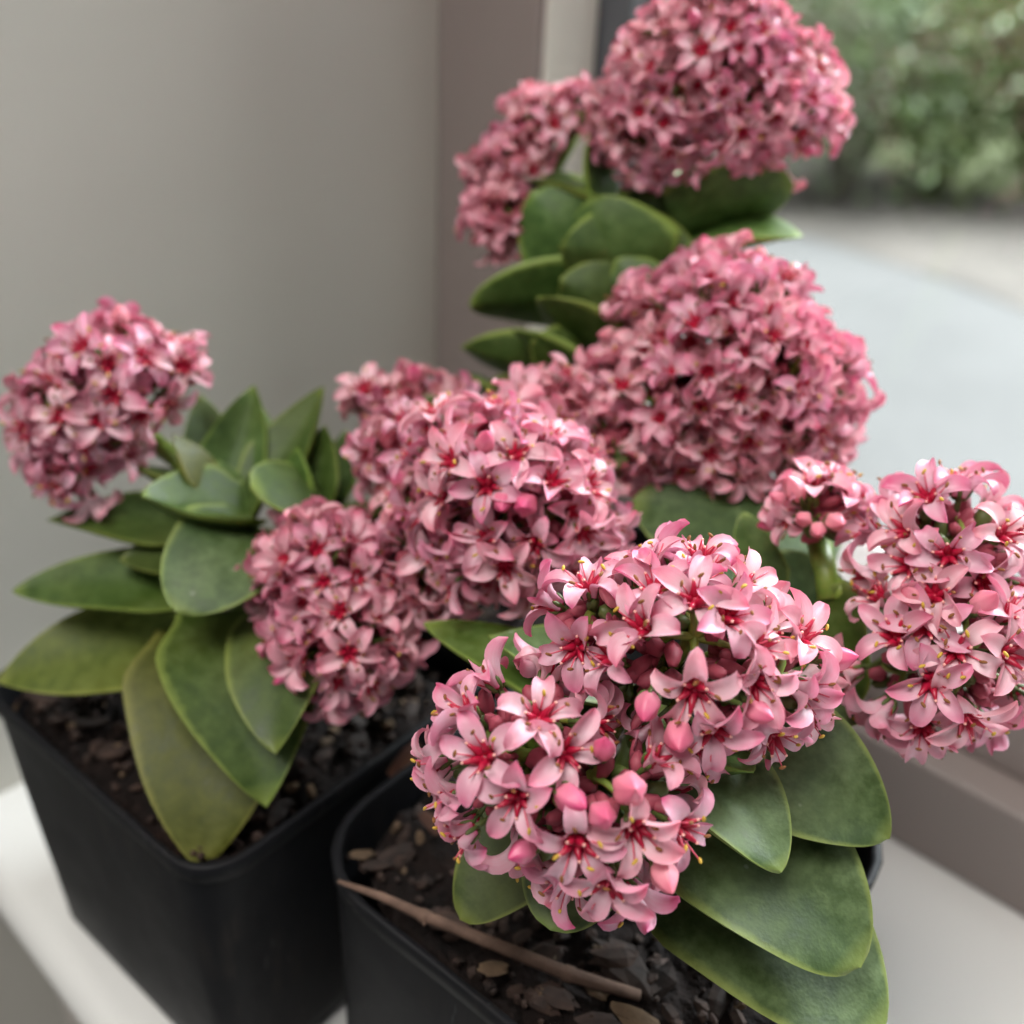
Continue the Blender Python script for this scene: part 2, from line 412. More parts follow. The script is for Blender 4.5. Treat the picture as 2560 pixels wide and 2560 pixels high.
# ------------------------------------------------------------------ pots
P1 = unit([math.cos(math.radians(52)), math.sin(math.radians(52)), 0]); P2 = np.array([-P1[1], P1[0], 0])
RIM = 7.5; SOIL = 6.95
def squircle(c, half, rad, k=7):
    """rounded square around c, side 2*half"""
    out = []
    for qx, qy, a0 in ((1, 1, 0), (-1, 1, 90), (-1, -1, 180), (1, -1, 270)):
        for q in np.linspace(a0, a0 + 90, k):
            q = math.radians(q); x = qx * (half - rad) + rad * math.cos(q); y = qy * (half - rad) + rad * math.sin(q)
            out.append(np.array(c) + P1 * x + P2 * y)
    return out
def tess(c, half, rad, z):
    ring = squircle(c, half, rad); out = []
    for i in range(len(ring)):
        p, q = ring[i], ring[(i + 1) % len(ring)]
        n = 6 if np.linalg.norm(q - p) > half * .5 else 1
        for j in range(n): out.append((p + (q - p) * j / n) + [0, 0, z])
    return out
CHIPS = []
def chip_mesh(seed, s=(1, .6, .28)):
    r = np.random.default_rng(seed); b = MB()
    k = 7; R = []
    for i, zz in enumerate((-1, -.35, .4, 1)):
        w = (.55, 1, .95, .5)[i]
        R.append([np.array([zz * s[0], w * s[1] * math.cos(q), w * s[2] * math.sin(q)]) * (1 + r.normal(0, .16)) for q in np.arange(k) * 2 * math.pi / k])
    b.grid(R, 0, closed=True); b.f += [list(range(k))[::-1], list(range(3 * k, 4 * k))]; b.m += [0, 0]
    return b
def chip_variants(mat, s, base):
    return [chip_mesh(base + i, s).mesh('bark_chip', [mat], smooth=False) for i in range(4)]
BARK = chip_variants(M['bark'], (.5, .28, .12), 30); TAN = chip_variants(M['tan'], (.26, .17, .12), 40)
def put(me, name, parent, p, s, euler=None):
    o = bpy.data.objects.new(name, me); link(o, parent, p); o.scale = (s, s, s)
    o.rotation_euler = euler if euler is not None else (random.uniform(-.6, .6), random.uniform(-.6, .6), random.uniform(0, 6.28))
    return o

def soil_h(x, y): return SOIL + .16 * math.sin(x * 1.7 + 1) * math.cos(y * 1.3) + .09 * math.sin(x * 4.1 + y * 3.3)
def pot(c, half, label, seed, nchips=46, taper=.91, cr=1.0):
    r = np.random.default_rng(seed); c = np.array([c[0], c[1], 0.0])
    root = empty('plant_pot', c); tag(root, label, 'plant pot', 'square black nursery pots')
    bh = half * taper; b = MB(); rings = []
    def ring(h, rad, z, wob=0): return [p + unit(p - c - [0, 0, z]) * wob * math.sin(i * 1.7 + z) for i, p in enumerate(tess(c, h, rad, z))]
    rings.append([np.array([c[0], c[1], .05])] * len(tess(c, 1, .3, 0)))
    rings.append(ring(bh - .35, .5, .02)); rings.append(ring(bh, .6, .18))
    for t in np.linspace(.1, .93, 7): rings.append(ring(bh + (half - bh) * t, cr * (.62 + .36 * t), RIM * t, .012))
    rings += [ring(half - .02, cr, RIM - .42, .012), ring(half + .05, cr, RIM - .38, .012), ring(half + .06, cr, RIM - .03, .012), ring(half + .02, cr, RIM),
              ring(half - .07, cr - .05, RIM), ring(half - .10, cr - .07, RIM - .05), ring(half - .12, cr - .08, RIM - .8), ring(half - .3, cr - .1, RIM - 3)]
    b.grid(rings, 0, closed=True); b.obj('pot_wall', [M['pot']], root, c)
    sb = MB(); N = 34; hs = half - .13
    sq = lambda x, y: (x, y)
    P = []
    for i in range(N + 1):
        row = []
        for j in range(N + 1):
            x, y = (i / N * 2 - 1), (j / N * 2 - 1)
            k = 1 - .115 * cr * (x * x * y * y)       # pull the corners in
            q = c + P1 * x * hs * k + P2 * y * hs * k
            q[2] = soil_h(q[0], q[1]) + r.normal(0, .05) - .12 * max(abs(x), abs(y)) ** 8; row.append(q)
        P.append(row)
    sb.grid(P, 0); soil = sb.obj('soil', [M['soil']], root, c, smooth=False)
    for i in range(nchips):
        x, y = r.uniform(-.86, .86, 2); q = c + P1 * x * hs + P2 * y * hs; q[2] = soil_h(q[0], q[1]) + .1
        t = r.random() < .14
        put((TAN if t else BARK)[r.integers(4)], 'bark_chip', soil, q, r.uniform(.3, .85), (r.uniform(-.5, .5), r.uniform(-.5, .5), r.uniform(0, 6.28)))
    cb = MB()
    for i in range(420):
        x, y = r.uniform(-.93, .93, 2); q = c + P1 * x * hs + P2 * y * hs; q[2] = soil_h(q[0], q[1]) + .05
        ax = unit(r.normal(0, 1, 3)); s = r.uniform(.035, .13)
        cb.blob(q, ax, s * r.uniform(1, 2), s, int(r.random() < .12), 5, 2)
    o = cb.obj('soil_crumbs', [M['bark'], M['tan']], root, c, smooth=False); o['kind'] = 'stuff'
    return root
NA = onz(500, 2170, RIM); CA = NA + P1 * 3.85 + P2 * 3.72; CA[2] = 0
NB = onz(1727, 2882, RIM); CB = NB + P1 * 3.92 + P2 * 4.05; CB[2] = 0
CC = np.array([.9, 22.9, 0])
pot(CA, 4.05, 'square black plastic pot holding the leafy olive plant, its front corner under a drooping leaf', 1)
pot(CB, 4.1, 'square black plastic pot with a dry twig lying across its rim', 2, 60, .95, 1.7)
pot(CC, 3.3, 'square black plastic pot under the tall plant, close to the window', 3, 10)

# ------------------------------------------------------------------ succulent leaves
def smooth(x): x = min(1, max(0, x)); return x * x * (3 - 2 * x)
def leaf(name, parent, base, tip, width, mat, stem, bend=.0, fold=.16, thick=.36, roll=0.0, up=None, blunt=.85, wmax=.24, curl=0.0):
    base = np.asarray(base, float); tip = np.asarray(tip, float); L = np.linalg.norm(tip - base)
    hint = np.array([0, 0, 1.0]) + .45 * unit((np.asarray(stem) - (base + tip) / 2) * [1, 1, 0]) if up is None else np.asarray(up, float)
    T0 = unit(tip - base); Nn = unit(hint - T0 * (hint @ T0)); S = np.cross(T0, Nn)
    if roll:
        Nn, S = Nn * math.cos(roll) + S * math.sin(roll), S * math.cos(roll) - Nn * math.sin(roll)
    ctrl = (base + tip) / 2 + Nn * bend * L * 2
    nr, nu = 22, 13
    us = np.sin(np.linspace(-1, 1, nu) * math.pi / 2)
    top, bot, uvt = [], [], []
    ph = random.uniform(0, 6)
    for i in range(nr):
        t = 1 - (1 - i / (nr - 1)) ** 1.25
        c = base * (1 - t) ** 2 + ctrl * 2 * t * (1 - t) + tip * t * t
        dT = unit(2 * (1 - t) * (ctrl - base) + 2 * t * (tip - ctrl)); n = unit(np.cross(S, dT)); n = n if n @ Nn > 0 else -n
        c = c + n * curl * L * max(0, t - .55) ** 2 * 3
        hw = width / 2 * (.70 + .30 * smooth(t / .30)) * max(0, 1 - t ** 2.1) ** blunt
        if i == nr - 1: hw = .004
        th = thick * (.55 + .45 * math.sin(math.pi * min(1, .25 + .6 * t))) * (1 - .55 * t ** 3)
        hw *= 1 + .02 * math.sin(t * 9 + ph)
        rt, rb, ru = [], [], []
        for u in us:
            wv = .02 * width * math.sin(t * 6 + ph + u)
            hgt = fold * hw * (abs(u) ** 1.4) + wv * u * u
            e = (1 - u * u)
            rt.append(c + S * hw * u + n * (hgt + .16 * th * e)); rb.append(c + S * hw * u * .97 + n * (hgt - th * (.30 + .70 * (1 - abs(u)) ** .8) * (1 - .8 * t ** 6)))
            ru.append(((u + 1) / 2, t))
        top.append(rt); bot.append(rb); uvt.append(ru)
    b = MB(); b.grid(top, 0, uvt); bot = [r[::-1] for r in bot]; b.grid(bot, 0, [r[::-1] for r in uvt])
    b.grid([[p[0], q[-1]][::-1] for p, q in zip(top, bot)], 0, [[(0, q[0][1])] * 2 for q in uvt]); b.grid([[p[-1], q[0]] for p, q in zip(top, bot)], 0, [[(1, q[0][1])] * 2 for q in uvt])
    o = b.obj(name, [mat], parent, base)
    return o

# ------------------------------------------------------------------ flowers
def smooth(x): x = min(1, max(0, x)); return x * x * (3 - 2 * x)
def add_petal(b, phi, L, Wd, th0, th1, th2, cup, twist, m=0, r0=.09, side=0.0):
    n, k = 12, 7; r, z = r0, 0.0; s_prev = 0; ct = []
    for i in range(n):
        s = i / (n - 1); th = th0 + (th1 - th0) * smooth((s - .22) / .30) + th2 * max(0, (s - .45) / .55) ** 1.4
        ds = L / (n - 1) if i else 0; r += math.sin(th) * ds; z += math.cos(th) * ds; ct.append((r, z, th, s))
    e = np.array([math.cos(phi), math.sin(phi), 0]); f = np.array([-math.sin(phi), math.cos(phi), 0]); Z = np.array([0, 0, 1.0])
    T, B, UV = [], [], []
    for r, z, th, s in ct:
        prof = (.42 + .58 * smooth(s / .62)) * (max(0, 1 - max(0, (s - .50) / .50) ** 2.3)) ** .74
        hw = max(Wd / 2 * prof, .004)
        nn = -e * math.cos(th) + Z * math.sin(th); tw = twist * s
        lat = f * math.cos(tw) + nn * math.sin(tw); nrm = nn * math.cos(tw) - f * math.sin(tw)
        c = e * r + Z * z + f * side * s * s
        rt, rb, ru = [], [], []
        for u in np.linspace(-1, 1, k):
            h = cup * (.75 + .7 * s) * hw * (u * u) - .012 * math.exp(-(u / .18) ** 2) * (1 - s)
            q = c + lat * hw * u + nrm * h; th_ = .05 * (1 - abs(u) ** 2.5) * (1 - .6 * s)
            rt.append(q); rb.append(q - nrm * th_); ru.append(((u + 1) / 2, s))
        T.append(rt); B.append(rb[::-1]); UV.append(ru)
    b.grid(T, m, UV); b.grid(B, m, [q[::-1] for q in UV])

def flower_mesh(seed, kind='open'):
    r = np.random.default_rng(seed); b = MB(); Z = np.array([0, 0, 1.0]); U = lambda a, c: r.uniform(a, c)
    D = math.radians
    for i in range(5):
        phi = i * 2 * math.pi / 5 + r.normal(0, .09)
        if kind == 'open':
            a = (U(.68, .80), U(.31, .38), D(U(18, 28)), D(U(38, 80)), D(U(10, 100)), U(.25, .85), r.normal(0, .36))
        elif kind == 'wide':
            a = (U(.72, .82), U(.31, .37), D(U(22, 32)), D(U(60, 88)), D(U(8, 55)), U(.22, .65), r.normal(0, .2))
        elif kind == 'old':
            a = (U(.66, .80), U(.31, .39), D(U(14, 24)), D(U(22, 58)), D(U(30, 120)), U(.3, .9), r.normal(0, .4))
        else:    # curled, turning back on itself
            a = (U(.74, .86), U(.29, .35), D(U(22, 30)), D(U(56, 84)), D(U(80, 160)), U(.2, .7), r.normal(0, .35))
        add_petal(b, phi, *a, 0, .09, r.normal(0, .10))
    old = kind == 'old'
    for i in range(5):                     # carpels
        q = (i + .5) * 2 * math.pi / 5 + r.normal(0, .12); e = np.array([math.cos(q), math.sin(q), 0]); ln = U(.85, 1.15) * (.85 if old else 1); o_ = U(.7, 1.25)
        p0 = e * .05 + Z * .0; p1 = e * .085 * o_ + Z * .12 * ln; p2 = e * .12 * o_ + Z * .22 * ln; p3 = e * .21 * o_ + Z * .33 * ln
        b.tube([p0, p1, p2, p3], [.055, .078, .048, .02], 1, 7); b.blob(p3, e + Z, .027, .026, 2, 6, 3)
    b.blob([0, 0, .05], Z, .12, .12, 1, 8, 3)
    for i in range(5):                     # stamens
        q = i * 2 * math.pi / 5 + r.normal(0, .14) + .1; e = np.array([math.cos(q), math.sin(q), 0]); ln = U(.85, 1.15) * (.85 if old else 1); o_ = U(.75, 1.3)
        p0 = e * .11 + Z * .06; p1 = e * .19 * o_ + Z * .24 * ln; p2 = e * .31 * o_ + Z * .40 * ln
        b.tube([p0, p1, p2], [.018, .014, .011], 3, 5)
        if r.random() < .9: b.blob(p2 + Z * .01, unit(e * U(-.3, 1) + np.cross(e, Z) * U(-1, 1) + Z * U(0, .6)), .058, .028, 4 if r.random() < .68 else 5, 6, 3)
    for i in range(5):                     # sepals and stalk
        q = i * 2 * math.pi / 5 + .6; e = np.array([math.cos(q), math.sin(q), 0]); b.blob(e * .12 + Z * .03, e * .5 + Z, .13, .045, 6, 5, 3)
    b.tube([Z * .03, Z * -.1, Z * -.38], [.085, .05, .04], 6, 6)
    return b
def bud_mesh(seed):
    r = np.random.default_rng(seed); b = MB(); k = 20; R = []; UV = []
    for i, t in enumerate(np.linspace(0, 1, 11)):
        rad = .20 * math.sin(math.pi * min(.97, .12 + .86 * t)) ** .8 * (1 - .25 * t); row = []; tw = t * .7
        if i == 10: rad = .008
        for j in range(k):
            q = j * 2 * math.pi / k; m = 1 + .085 * math.cos(5 * q); row.append([rad * m * math.cos(q + tw), rad * m * math.sin(q + tw), t * .54])
        R.append(row); UV.append([(abs(((j * 5 / k) % 1) - .5) + .25, .2 + t * .7) for j in range(k)])
    b.grid(R, 0, UV, closed=True)
    Z = np.array([0, 0, 1.0])
    for i in range(5):
        q = i * 2 * math.pi / 5 + .2; e = np.array([math.cos(q), math.sin(q), 0]); b.blob(e * .13 + Z * .06, e * .4 + Z, .12, .042, 1, 5, 3)
    b.tube([Z * .04, Z * -.1, Z * -.38], [.10, .05, .042], 1, 6)
    return b
def fm(petal): return [M[petal], M['carpel'], M['stigma'], M['filament'], M['anther'], M['anther_y'], M['calyx']]
OPEN = [flower_mesh(100 + i, ('open', 'open', 'wide', 'curl')[i % 4]).mesh('flower', fm('petal')) for i in range(16)]
WIDE = [flower_mesh(150 + i, 'wide').mesh('flower', fm('petal')) for i in range(6)]
OLD = [flower_mesh(200 + i, 'old' if i % 4 else 'open').mesh('flower', fm('petal_old')) for i in range(12)]
BUD = [bud_mesh(300 + i).mesh('flower_bud', [M['petal_under'], M['calyx']]) for i in range(4)]

def place(me, name, parent, p, d, s):
    d = unit(d); q = Vector(d).to_track_quat('Z', 'Y'); o = bpy.data.objects.new(name, me); link(o, parent, p)
    o.rotation_mode = 'QUATERNION'
    from mathutils import Quaternion
    o.rotation_quaternion = q @ Quaternion((0, 0, 1), random.uniform(0, 6.283)); o.scale = (s, s, s)
    return o

INNER = {}
def join_inner(pl):
    """the flowers buried deep in the heads of one plant, as one mesh"""
    obs = [place(me, 'inner_flowers', None, p, d, sc) for me, p, d, sc in INNER[pl.name]]
    for o in obs[:1]: o.data = o.data.copy()
    bpy.context.view_layer.update()
    with bpy.context.temp_override(active_object=obs[0], object=obs[0], selected_objects=obs, selected_editable_objects=obs):
        bpy.ops.object.join()
    o = obs[0]; w = o.matrix_world.copy(); o.parent = pl; o.matrix_parent_inverse = Matrix.Translation(-Vector(WLOC[pl.name] * CM)); o.matrix_basis = w
    o['kind'] = 'stuff'
TOC = lambda p: unit(CAM - p)
def camv(x, y, z): return _r * x + _u * y - _f * z         # right, up, towards the viewer
def head(plant, lobes, root, spacing, kinds, eyes=(), buds=(), scale=1.0, stalk_r=.16, flower_h=.42, label=None, gaps=(), inner=True):
    """lobes: (centre, radius to petal tips, axis, cap angle in degrees)"""
    lobes = [(np.asarray(c, float), R, unit(ax), math.cos(math.radians(cap))) for c, R, ax, cap in lobes]
    pts = []                                              # (base point, direction, kind, scale)
    hs = flower_h * scale
    def hit(px, py):
        best = None; d = unit(ray(px, py))
        for c, R, ax, cc in lobes:
            Rb = R - hs * .55; oc = CAM - c; bq = oc @ d; disc = bq * bq - (oc @ oc - Rb * Rb)
            if disc > 0: k = -bq - math.sqrt(disc)
            else: k = -bq
            p = CAM + d * k
            miss = 0 if disc > 0 else math.sqrt(max(0, (p - c) @ (p - c))) - Rb
            key = (miss > 0, miss if miss > 0 else k)
            if best is None or key < best[0]: best = (key, c, R, unit(p - c))
        return best[1], best[2], best[3]
    for e in eyes:
        c, R, d = hit(e[0], e[1]); sc = (e[2] if len(e) > 2 else 1) * scale
        pts.append((c + d * (R - hs) * rng.uniform(.95, 1.04), unit(d + rng.normal(0, .2, 3)), 'f', sc))
    for e in buds:
        c, R, d = hit(e[0], e[1]); pts.append((c + d * (R - hs * .72), d, 'b', scale * (e[2] if len(e) > 2 else 1)))
    for c, R, ax, cc in lobes:
        Rb = R - hs; N = int(4 * math.pi * Rb * Rb / (spacing * spacing) * 1.6) + 3; ga = math.pi * (3 - math.sqrt(5)); off = random.uniform(0, 6)
        for i in range(N):
            z = 1 - 2 * (i + .5) / N; q = i * ga + off; rr = math.sqrt(1 - z * z)
            d = unit(np.array([rr * math.cos(q), rr * math.sin(q), z]) + rng.normal(0, .35 * spacing / max(Rb, .1), 3) * .5)
            if d @ ax < cc: continue
            p = c + d * Rb * rng.uniform(.82, 1.08) * (1 + .07 * math.sin(d[0] * 5 + c[0]) * math.cos(d[2] * 4 + c[1]))
            if any(np.linalg.norm(p - c2) < (R2 - hs) * .93 for c2, R2, _, _ in lobes if c2 is not c): continue
            qp = p - CAM; qx, qy = 1280 + FPX * (qp @ _r) / (qp @ _f), 1280 - FPX * (qp @ _u) / (qp @ _f)
            if d @ TOC(p) > 0 and any((qx - gx) ** 2 + (qy - gy) ** 2 < gr * gr for gx, gy, gr in gaps): continue
            if any(np.linalg.norm(p - q_[0]) < spacing * (.74 if q_[2] == 'f' else 1.0) for q_ in pts): continue
            pts.append((p, unit(d + rng.normal(0, .27, 3)), 'f' if rng.random() > .05 else 'b', scale * rng.uniform(.88, 1.08)))
    for c, R, ax, cc in (lobes if inner else ()):         # older flowers deeper in the dome close the gaps
        Rb = (R - hs) * .74; N = int(4 * math.pi * Rb * Rb / (.62 * .62)) + 2; ga = math.pi * (3 - math.sqrt(5))
        for i in range(N):
            z = 1 - 2 * (i + .5) / N; q = i * ga + 1; rr = math.sqrt(1 - z * z); d = np.array([rr * math.cos(q), rr * math.sin(q), z])
            p = c + d * Rb
            if d @ ax < cc + .12 or any(np.linalg.norm(p - c2) < (R2 - hs) * .72 for c2, R2, _, _ in lobes if c2 is not c): continue
            qp = p - CAM; qx, qy = 1280 + FPX * (qp @ _r) / (qp @ _f), 1280 - FPX * (qp @ _u) / (qp @ _f)
            if any((qx - gx) ** 2 + (qy - gy) ** 2 < gr * gr for gx, gy, gr in gaps): continue
            pts.append((p, unit(d + rng.normal(0, .3, 3)), 'i', scale * .9))
    root = np.asarray(root, float); b = MB(); cen = sum(l[0] for l in lobes) / len(lobes); mean_ax = unit(sum(l[2] for l in lobes))
    Rm = min(l[1] for l in lobes); hub = cen - mean_ax * Rm * .62
    b.tube([root, root * .6 + hub * .4 + (hub - root)[2] * .08 * np.array([0, 0, 1]), hub], [stalk_r * 1.15, stalk_r, stalk_r * 1.1], 0, 10)
    subs = []
    for c, R, ax, cc in lobes:
        s = c - ax * R * .35; b.tube([hub, (hub + s) / 2 - ax * .1, s], [stalk_r * .9, stalk_r * .7, stalk_r * .75], 0, 8); subs.append((s, c, R))
        n = 7
        for i in range(n):                                   # secondary branches of the cyme
            q = i * 2 * math.pi / n; e1 = unit(np.cross(ax, [.3, .5, .81])); e2 = np.cross(ax, e1)
            tp = c + (e1 * math.cos(q) + e2 * math.sin(q)) * R * .42 + ax * R * .1; b.tube([s, (s + tp) / 2 - ax * .08, tp], [stalk_r * .6, stalk_r * .5, stalk_r * .55], 0, 6); subs.append((tp, c, R))
        tp = c + ax * R * .45; b.tube([s, tp], [stalk_r * .6, stalk_r * .5], 0, 6); subs.append((tp, c, R))
    for p, d, k, sc in pts:
        foot = p - unit(d) * .34 * sc; s = min(subs, key=lambda s: np.linalg.norm(s[0] - foot))[0]
        m_ = (s + foot) / 2 + d * .08; b.tube([s, m_, foot], [stalk_r * .38, .055, .045], 0, 5, cap=False)
    for c, R, ax, cc in lobes:                               # green calyces, and bracts coloured dark red for the shadow between petals
        for i in range(int(75 * R)):
            d = unit(rng.normal(0, 1, 3))
            if d @ ax < cc - .1: continue
            b.blob(c + d * (R - hs) * rng.uniform(.5, .82), d + rng.normal(0, .4, 3), rng.uniform(.16, .3), rng.uniform(.09, .16), 1 if rng.random() < .22 else 2, 5, 3)
    h = b.obj('flower_head', [M['stalk'], M['calyx'], M['bract_shade']], plant, root)
    if label: h['label'] = label
    for i, (p, d, k, sc) in enumerate(pts):
        if k == 'b': place(BUD[rng.integers(len(BUD))], 'flower_bud', h, p, unit(d + rng.normal(0, .15, 3)), sc * rng.uniform(.9, 1.12))
        elif k == 'i': INNER.setdefault(plant.name, []).append((OLD[rng.integers(len(OLD))], p, d, sc))
        else: place(kinds[rng.integers(len(kinds))], 'flower', h, p, d, sc)
    return h
def px2cm(r, d): return r * d / FPX
def lobe(px, py, d, rpx, ax, cap=100): return (at(px, py, d), px2cm(rpx, d), camv(*ax), cap)

# ================================================================== plants
def plant(c, label, zbase):
    o = empty('succulent_plant', (c[0], c[1], zbase)); tag(o, label, 'plant', 'pink flowering succulents'); return o
def stem(pl, pts, rad):
    b = MB(); b.tube(pts, rad, 0, 10); return b.obj('stem', [M['stalk']], pl, pts[0])
def leaves(pl, st, specs, mats):
    for s in specs:
        (bx, by, bd), (tx, ty, td), wpx, mk = s[:4]; kw = s[4] if len(s) > 4 else {}
        leaf('leaf', pl, at(bx, by, bd), at(tx, ty, td), px2cm(wpx * 1.08, (bd + td) / 2), M[mk], st(at(bx, by, bd)), **kw)

# ---- left plant
sa0 = np.array([CA[0] + .2, CA[1] + .3, SOIL - .3]); topA = at(600, 1310, 21.2)
pa = plant(CA, 'olive leaved succulent with one pink flower head leaning left and one drooping right', SOIL)
stem(pa, [sa0, (sa0 + topA) / 2 + [0, .2, 0], topA], [.55, .5, .4])
stA = lambda p: np.array([*(sa0 + (topA - sa0) * np.clip((p[2] - sa0[2]) / (topA[2] - sa0[2]), 0, 1))[:2], p[2]])
leaves(pa, stA, [
    ((470, 1600, 21.2), (-5, 1705, 20.6), 300, 'leaf_a2', dict(bend=.06, fold=.22, up=camv(0, .65, .75))),
    ((500, 1470, 21.0), (32, 1480, 20.6), 230, 'leaf_a', dict(bend=.05, fold=.25, up=camv(0, .7, .7))),
    ((500, 1330, 21.4), (118, 1300, 21.0), 190, 'leaf_a', dict(bend=.05, fold=.25, up=camv(0, .75, .65))),
    ((560, 1600, 20.9), (505, 2178, 18.5), 440, 'leaf_a2', dict(bend=.10, fold=.16, blunt=.85)),
    ((600, 1530, 20.6), (665, 2018, 18.3), 420, 'leaf_a', dict(bend=.11, fold=.22, blunt=.9, roll=.1)),
    ((750, 1500, 20.1), (690, 1885, 18.0), 320, 'leaf_a', dict(bend=.09, fold=.2, blunt=.8, roll=.1)),
    ((650, 1340, 20.2), (440, 1530, 18.7), 330, 'leaf_b', dict(bend=.10, fold=.18, blunt=.62, up=camv(.15, .6, .75))),
    ((620, 1290, 20.8), (356, 1282, 19.6), 250, 'leaf_c', dict(bend=.06, fold=.5, curl=.3, blunt=.7, up=camv(-.1, .75, .65))),
    ((850, 1330, 21.2), (625, 1215, 19.2), 300, 'leaf_c', dict(bend=.14, fold=.05, thick=.5, blunt=.5, up=camv(.25, .75, .6))),
    ((600, 1290, 21.2), (545, 1150, 21.2), 100, 'leaf_c', dict(fold=.25)),
    ((610, 1290, 21.0), (665, 1150, 21.0), 100, 'leaf_c', dict(fold=.25)),
    ((560, 1250, 21.4), (636, 962, 21.8), 175, 'leaf_c', dict(fold=.5, bend=-.05)),
    ((650, 1240, 21.2), (808, 968, 21.6), 195, 'leaf_c', dict(fold=.5, bend=-.06)),
    ((545, 1220, 22.2), (500, 985, 22.8), 150, 'leaf_a', dict(fold=.2)),
    ((800, 1270, 21.2), (812, 1062, 21.4), 150, 'leaf_c', dict(fold=.45)),
    ((830, 1250, 22.2), (865, 1075, 22.8), 120, 'leaf_c', dict(fold=.2)),
    ((640, 1200, 22.5), (655, 1020, 23.2), 120, 'leaf_c', dict(fold=.2)),
    ((540, 1245, 21.0), (330, 1165, 20.8), 130, 'leaf_a', dict(bend=.05, roll=.3)),
    ((530, 1230, 20.8), (430, 1085, 20.6), 110, 'leaf_a2', dict(bend=.05)),
    ((780, 1330, 20.8), (1000, 1265, 20.4), 150, 'leaf_a', dict(bend=.05)),
    ((760, 1480, 20.6), (900, 1640, 19.4), 230, 'leaf_a', dict(bend=.08)),
    ((700, 1420, 21.6), (960, 1480, 22.0), 240, 'leaf_a', dict(bend=.06)),
    ((700, 1330, 20.6), (560, 1440, 19.4), 200, 'leaf_a', dict(bend=.08, fold=.2)),
    ((740, 1290, 20.8), (745, 1120, 20.8), 150, 'leaf_c', dict(fold=.25)),
    ((560, 1400, 21.0), (300, 1400, 20.6), 200, 'leaf_a', dict(bend=.05, fold=.25, up=camv(0, .75, .65))),
], M)
root1 = at(545, 1240, 21.0)
head(pa, [lobe(300, 945, 21.0, 185, (-.45, .6, .6), 115), lobe(190, 1050, 20.9, 165, (-.7, .2, .65), 115), lobe(425, 935, 21.0, 115, (.1, .75, .5), 105), lobe(180, 1165, 20.8, 115, (-.7, -.2, .65), 112), lobe(250, 1070, 20.7, 130, (-.2, -.1, .9), 100)], root1, .66, OPEN,
     eyes=[(259, 912), (362, 897), (295, 985), (155, 1042), (254, 1052), (419, 1005), (461, 912), (207, 871), (135, 1218), (60, 1070)],
     label='pale pink flower head leaning left off its green stalk', stalk_r=.2)
root2 = at(760, 1400, 20.6)
head(pa, [lobe(820, 1450, 19.3, 195, (.1, .35, .9), 112), lobe(855, 1590, 19.0, 190, (.15, -.25, .9), 112)], root2, .58, OLD,
     eyes=[(957, 1388), (900, 1445), (942, 1549), (875, 1342), (983, 1601), (854, 1528), (1020, 1620, 1.15), (700, 1400), (760, 1500), (680, 1600)],
     scale=.90, label='dusty salmon pink drooping flower head', stalk_r=.2)

# ---- front plant
sb0 = np.array([CB[0] + .1, CB[1] + .2, SOIL - .3]); topB = at(1640, 1800, 16.2)
pb = plant(CB, 'grey-green succulent with a broad split pink head over the twig and heads on both sides', SOIL)
stem(pb, [sb0, (sb0 + topB) / 2, topB], [.55, .5, .4])
stB = lambda p: np.array([*(sb0 + (topB - sb0) * np.clip((p[2] - sb0[2]) / (topB[2] - sb0[2]), 0, 1))[:2], p[2]])
leaves(pb, stB, [
    ((1850, 1850, 16.0), (2219, 2098, 15.2), 370, 'leaf_b', dict(bend=.12, fold=.2, blunt=.75, roll=.35)),
    ((1700, 1900, 15.4), (1952, 2182, 14.0), 340, 'leaf_b', dict(bend=.10, fold=.2, blunt=.74)),
    ((1720, 2000, 16.0), (2150, 2420, 14.6), 500, 'leaf_b', dict(bend=.09, fold=.16, blunt=.6, roll=.2)),
    ((1680, 2100, 16.8), (2205, 2600, 14.8), 520, 'leaf_b', dict(bend=.08, fold=.15, blunt=.58, roll=.2)),
    ((1520, 2020, 15.8), (1375, 2325, 14.4), 330, 'leaf_b', dict(bend=.08, fold=.12, blunt=.5)),
    ((1430, 2000, 16.4), (1150, 2300, 15.4), 320, 'leaf_a', dict(bend=.08, fold=.12, blunt=.6)),
    ((1920, 1500, 18.2), (1858, 1280, 18.4), 130, 'leaf_a', dict(fold=.22, blunt=.62)),
    ((2080, 1760, 17.6), (2110, 1455, 17.0), 190, 'leaf_a', dict(fold=.2, blunt=.5)),
    ((2060, 1480, 19.6), (1580, 1250, 19.8), 420, 'leaf_b', dict(bend=.08, fold=.1, blunt=.6)),
    ((2080, 1600, 18.8), (1930, 1385, 18.8), 220, 'leaf_b', dict(bend=.06, fold=.1, blunt=.5)),
    ((1760, 1870, 15.0), (1885, 1930, 14.4), 130, 'leaf_c', dict(bend=.08, fold=.14, blunt=.6)),
    ((1560, 1720, 16.4), (1220, 1590, 16.8), 240, 'leaf_b', dict(bend=.06, fold=.12)),
    ((1560, 1800, 16.6), (1060, 1560, 18.0), 260, 'leaf_a', dict(bend=.06, fold=.12)),
    ((1700, 1720, 15.6), (1590, 1700, 14.6), 200, 'leaf_c', dict(bend=.05, fold=.2, blunt=.6)),
    ((1900, 1660, 16.8), (2160, 1790, 16.8), 260, 'leaf_b', dict(bend=.06, fold=.12, blunt=.6)),
    ((1500, 1960, 15.4), (1370, 1880, 14.9), 170, 'leaf_c', dict(bend=.05, fold=.2)),
], M)
rootH7 = at(1600, 1850, 15.8)
